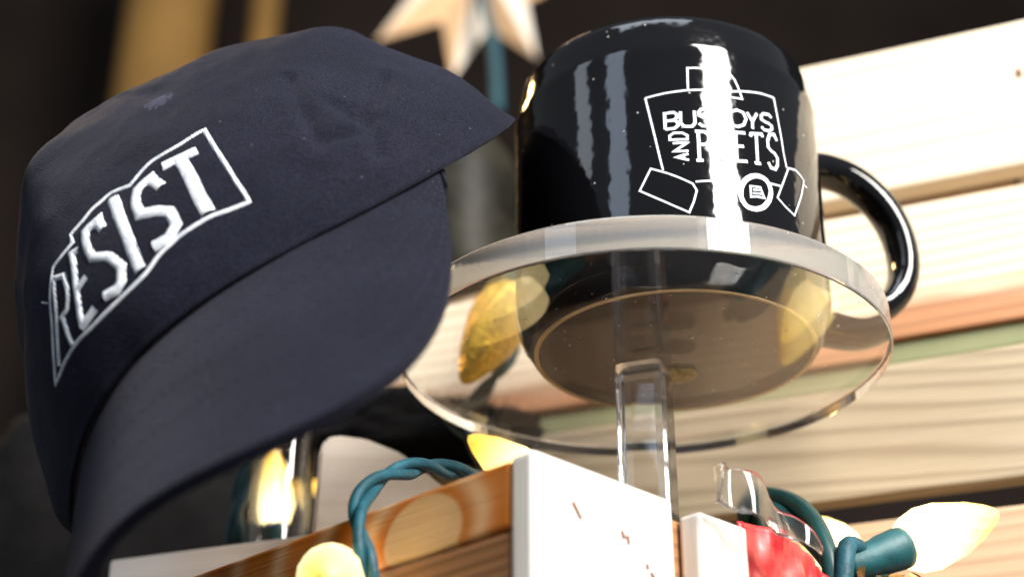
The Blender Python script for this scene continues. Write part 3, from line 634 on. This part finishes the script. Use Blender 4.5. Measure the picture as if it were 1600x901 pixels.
twin_cord('cord', [(-0.0345, 0.3590, 1.0960), (-0.0332, 0.3530, 1.1040), (-0.0340, 0.3505, 1.1114), (-0.0356, 0.3520, 1.1182), (-0.0367, 0.3560, 1.1252), (-0.0352, 0.3620, 1.1322), (-0.0307, 0.3720, 1.1398), (-0.0243, 0.3850, 1.1468), (-0.0174, 0.4000, 1.1519), (-0.0090, 0.4120, 1.1540), (0.0090, 0.4200, 1.1480), (0.0170, 0.4220, 1.1430)], 0.00148, 150, TEALCORD, ls)
twin_cord('cord', [(0.0170, 0.4220, 1.1430), (0.0120, 0.4400, 1.1400), (0.0000, 0.4600, 1.1640), (-0.0130, 0.4740, 1.1900), (-0.0210, 0.4800, 1.2050), (-0.0100, 0.4900, 1.2200), (0.0030, 0.4960, 1.2450), (0.0080, 0.4900, 1.2650), (0.0060, 0.4990, 1.2760), (0.0040, 0.5320, 1.2850), (0.0040, 0.5560, 1.2700)], 0.0016, 160, DARKGREEN, ls)
twin_cord('cord', [(0.0040, 0.5560, 1.2700), (-0.0300, 0.5700, 1.2300), (-0.0560, 0.5600, 1.1900), (-0.0700, 0.5200, 1.1500), (-0.0790, 0.5050, 1.1500), (-0.0890, 0.4960, 1.1560), (-0.0905, 0.4900, 1.1700), (-0.0880, 0.4930, 1.1900)], 0.0018, 150, TEALCORD, ls)

rs = root('string_light', 'teal socket string lights with a long warm bulb right of the red wrapper', 'string lights')
light(rs, (0.1065, 0.4150, 1.1345), (0.1404, 0.4250, 1.1490), LIT, 1.0)
light(rs, (0.1000, 0.4440, 1.1400), (0.0905, 0.4600, 1.1560), LIT, 0.85)
v = [(0.0700, 0.4330, 1.1560), (0.0750, 0.4300, 1.1545), (0.0804, 0.4250, 1.1500), (0.0848, 0.4180, 1.1415), (0.0873, 0.4120, 1.1326), (0.0885, 0.4080, 1.1236), (0.0880, 0.4050, 1.1120)]
twin_cord('cord', [Vector(p) + Vector((-0.0012, 0, -0.001)) for p in v], 0.0027, 50, DARKGREEN, rs)
twin_cord('cord', [(0.0880, 0.4050, 1.1120), (0.0885, 0.4060, 1.1260), (0.0895, 0.4080, 1.1315), (0.0925, 0.4110, 1.1320)], 0.0026, 60, TEALCORD, rs)
twin_cord('cord', [(0.0700, 0.4330, 1.1560), (0.0720, 0.4450, 1.1500), (0.0900, 0.4550, 1.1300), (0.1060, 0.4530, 1.1210), (0.1060, 0.4500, 1.1240)], 0.0020, 90, DARKGREEN, rs)

# ------------------------------------------------------------------ clear film, red wrapper, foil
def ruled(top, bot, nu_, nv_, th, fn=None, name='sheet'):
    T, B = smooth_path(top, nu_), smooth_path(bot, nu_); V = []
    m = len(T)
    for i in range(m):
        for j in range(nv_+1):
            p = T[i].lerp(B[i], j/nv_)
            if fn: p = p + fn(p, i/(m-1), j/nv_)
            V.append(p)
    F_ = [(i*(nv_+1)+j, i*(nv_+1)+j+1, (i+1)*(nv_+1)+j+1, (i+1)*(nv_+1)+j) for i in range(m-1) for j in range(nv_)]
    return pydata(name, V, F_)
ft = [(0.04879, 0.35750, 1.13616), (0.05162, 0.35614, 1.13680), (0.05445, 0.35750, 1.13662), (0.06010, 0.36298, 1.13552), (0.06585, 0.37027, 1.13206), (0.07159, 0.37210, 1.12750), (0.07734, 0.37392, 1.12029)]
fb = [(0.04806, 0.35750, 1.12695), (0.05080, 0.35614, 1.12640), (0.05372, 0.35750, 1.12567), (0.05992, 0.36024, 1.12376), (0.06594, 0.36662, 1.12285), (0.07187, 0.37027, 1.12111), (0.07725, 0.37392, 1.11929)]
def film_w(p, u, v): return Vector((0.0006*math.sin(u*16+v*2), -0.0020*math.sin(u*15+0.6), 0.0004*noise.noise(p*300)))
me = ruled(ft, fb, 8, 12, 0.0004, film_w, 'plastic_strip')
o = link('plastic_strip', me, FILM, smooth=True); sm = o.modifiers.new('film', 'SOLIDIFY'); sm.thickness = 0.00025
tag(o, 'curled strip of clear plastic film resting on the second white batten', 'plastic strip')

def red_mat():
    m, nt, p = mat('red_cellophane'); tc = N(nt, 'ShaderNodeTexCoord')
    c = ramp(nt, noise_tex(nt, tc.outputs['Object'], 95, 4), [(0.38, (0.34, 0.006, 0.010)), (0.58, (0.58, 0.060, 0.050)), (0.78, (0.70, 0.20, 0.17))])
    nt.links.new(c, p.inputs['Base Color']); p.inputs['Roughness'].default_value = 0.25
    p.inputs['Subsurface Weight'].default_value = 0.0; p.inputs['Coat Weight'].default_value = 0.15; p.inputs['Roughness'].default_value = 0.4
    return m
RED = red_mat()
E0 = P0 + ER*0.0785 + EL*0.0035
rt = [E0 + Vector((0, 0, 1.1300)), E0 + ER*0.011 + Vector((0, 0, 1.1300)), E0 + ER*0.023 + Vector((0, 0, 1.1275)), E0 + ER*0.034 + Vector((0, 0, 1.1225)), E0 + ER*0.038 + Vector((0, 0, 1.1160))]
rb = [Vector((p.x, p.y, 1.03)) for p in rt]
def red_w(p, u, v): return EL*(0.0030*noise.noise(Vector((p.x*190, p.y*190, p.z*45))) + 0.0011*noise.noise(Vector((p.x*520, p.y*520, p.z*120 + 4)))) - ER*0.002*v*math.sin(v*9) - EL*0.003*math.sin(math.pi*u)
me = ruled(rt, rb, 10, 80, 0.0006, red_w, 'red_wrapper')
o = link('red_wrapper', me, RED, smooth=True); sm = o.modifiers.new('film', 'SOLIDIFY'); sm.thickness = 0.0006
tag(o, 'crumpled translucent red wrapper beside the second white batten', 'wrapper')
RLOOP = plain('red_print', (0.55, 0.005, 0.012), 0.35, 0.5, 0.1)
pts = [E0 + ER*(0.0205 + 0.0068*math.cos(t)) + Vector((0, 0, 1.1090 + 0.0072*math.sin(t))) - EL*0.0065 for t in [x*0.30 for x in range(-3, 14)]]
v_, f_ = tube_vf(pts, lambda u: 0.0011*math.sin(math.pi*min(max(u, .04), .96))**0.5, 8)
link('loop_mark', pydata('loop_mark', v_, f_), RLOOP, o, smooth=True)
V, Fc = [], []
for i in range(46):
    c = Vector((0.092 + random.uniform(-0.004, 0.018), 0.398 + random.uniform(-0.004, 0.006), 1.1195 + random.uniform(-0.006, 0.0022)))
    a, b = Vector((random.gauss(0, 1), random.gauss(0, 1), random.gauss(0, 1))).normalized()*0.0022, Vector((random.gauss(0, 1), random.gauss(0, 1), random.gauss(0, 1))).normalized()*0.0010
    k = len(V); V += [c-a-b, c+a-b, c+a+b+Vector((0, 0, 0.0005)), c-a+b]; Fc.append((k, k+1, k+2, k+3))
# stem that carries the flakes
v_, f_ = tube_vf([Vector((0.086, 0.400, 1.110)), Vector((0.098, 0.399, 1.1165)), Vector((0.112, 0.400, 1.117))], 0.0022, 8, len(V)); V += v_; Fc += f_
o = link('tinsel', pydata('tinsel', V, Fc), FOIL); tag(o, 'scrap of copper foil tinsel under the teal socket', 'tinsel')

# ------------------------------------------------------------------ dark things behind
def lump(name, material, M, sx, sy, sz, amp, seed, sub=5, fuzz=0, pw=1.0):
    bm = bmesh.new(); bmesh.ops.create_icosphere(bm, subdivisions=sub, radius=1)
    for v in bm.verts:
        p = v.co.copy(); k = 1 + amp*noise.noise(p*1.6 + Vector((seed, 0, 0))) + amp*0.5*noise.noise(p*4 + Vector((0, seed, 0))) + amp*0.12*noise.noise(p*14)
        b = Vector([math.copysign(abs(c)**pw, c) for c in p]); v.co = Vector((b.x*sx*k, b.y*sy*k, b.z*sz*k))
    if fuzz:
        bm.verts.ensure_lookup_table(); src = [(v.co.copy(), v.co.normalized()) for v in bm.verts]
        rnd = random.Random(seed)
        for _ in range(fuzz):
            c, nn = rnd.choice(src); t = (nn + Vector((rnd.gauss(0, .5), rnd.gauss(0, .5), rnd.gauss(0, .5)))).normalized()*rnd.uniform(0.002, 0.005)
            s = t.orthogonal().normalized()*0.00016
            bm.faces.new([bm.verts.new(c-s), bm.verts.new(c+s), bm.verts.new(c+t)])
    me = bpy.data.meshes.new(name); bm.to_mesh(me); bm.free()
    return link(name, me, material, M=M, smooth=True)
o = lump('knit_hat', BLACKCLOTH, frame((-0.0330, 0.5330, 1.2185), -SU + Vector((0, 0, -0.12))), 0.050, 0.011, 0.0165, 0.25, 3, 5, 2500)
tag(o, 'fuzzy black knit lump stuffed between pine slats beside the cap brim', 'hat')
o = lump('cloth_bag', BLACKCLOTH, Matrix.Translation((-0.158, 0.620, 1.075)), 0.068, 0.032, 0.175, 0.10, 8, 5, 0, 0.45)
tag(o, 'dark folded cloth bag in shadow under the cap', 'bag')
jar = root('smoky_jar', 'dark smoky glossy jar behind the cap, left of the mug', 'jar', Matrix.Translation((-0.0240, 0.582, 1.2955)))
link('body', lathe('body', [(0, 0), (0.024, 0), (0.0268, 0.003), (0.0276, 0.010), (0.0276, 0.048), (0.0268, 0.058), (0.0240, 0.068), (0.0190, 0.0755), (0.0120, 0.079), (0.0, 0.080)], 96), SMOKE, jar, smooth=True)

# ------------------------------------------------------------------ hanging star, far and out of focus
star = root('star_ornament', 'blurred folded wooden star hanging above the cap and mug', 'ornament', Matrix.Translation((-0.0268, 0.95, 1.7620)) @ Matrix.Scale(1.1875, 4))
NP = 9; 
for i in range(NP):
    a = math.radians(-90 + 360*i/NP - 10); dr = Vector((math.cos(a), 0, math.sin(a))); sd = Vector((-math.sin(a), 0, math.cos(a)))
    R_ = 0.046 if i in (2, 3) else (0.082 if i % 2 == 0 else 0.076)
    base_l, base_r = dr*0.030 + sd*0.0185, dr*0.030 - sd*0.0185; ctr_f, ctr_b = dr*0.026 + Vector((0, -0.016, 0)), dr*0.026 + Vector((0, 0.012, 0)); tip = dr*R_
    me = pydata('star_point', [Vector((0, -0.004, 0)), base_l, tip, base_r, ctr_f, ctr_b], [(1, 4, 2), (3, 2, 4), (1, 2, 5), (3, 5, 2), (0, 4, 1), (0, 3, 4), (0, 1, 5), (0, 5, 3)])
    me.materials.append(STARWOOD); me.materials.append(STARPALE)
    me.polygons[0 if i < 5 else 1].material_index = 1
    link('star_point', me, None, star)
v_, f_ = tube_vf(smooth_path([Vector((0.030, -0.02, 0.25)), Vector((0.012, -0.022, 0.08)), Vector((0.004, -0.024, -0.02)), Vector((0.012, -0.02, -0.075)), Vector((0.014, -0.02, -0.12))], 8), 0.0034, 10)
link('cord', pydata('cord', v_, f_), TEALCORD, star, smooth=True)
v_, f_ = tube_vf([Vector((0, 0.0, 0.0)), Vector((0, 0, 1.2))], 0.001, 6)
link('hanging_thread', pydata('hanging_thread', v_, f_), TEALCORD, star)

# pale offcut added for the lit slat end between the clear tube and the cord
outl = [(-0.0208, 0.0), (0.0208, 0.0), (0.0212, 0.0820), (0.0130, 0.0885), (0.0050, 0.0945), (-0.0060, 0.0985), (-0.0150, 0.0992), (-0.0185, 0.0978), (-0.0200, 0.0940), (-0.0206, 0.0700)]
V = [(x, -0.005, z) for x, z in outl] + [(x, 0.005, z) for x, z in outl]; k = len(outl)
Fc = [tuple(range(k)), tuple(range(2*k-1, k-1, -1))] + [(i, k+i, k+(i+1) % k, (i+1) % k) for i in range(k)]
me = pydata('lit_slat_stand_in', V, Fc); bm = bmesh.new(); bm.from_mesh(me); bmesh.ops.recalc_face_normals(bm, faces=bm.faces)
bmesh.ops.bevel(bm, geom=list(bm.edges), offset=0.0008, segments=2, affect='EDGES'); bm.to_mesh(me); bm.free()
tag(link('lit_slat_stand_in', me, PALE, M=Matrix.Translation((-0.0405, 0.462, 1.0852)) @ Matrix.Rotation(math.radians(8), 4, 'Z')), 'added stand-in for the lit slat end, pale rounded offcut right of the clear tube, behind the teal cord', 'block')
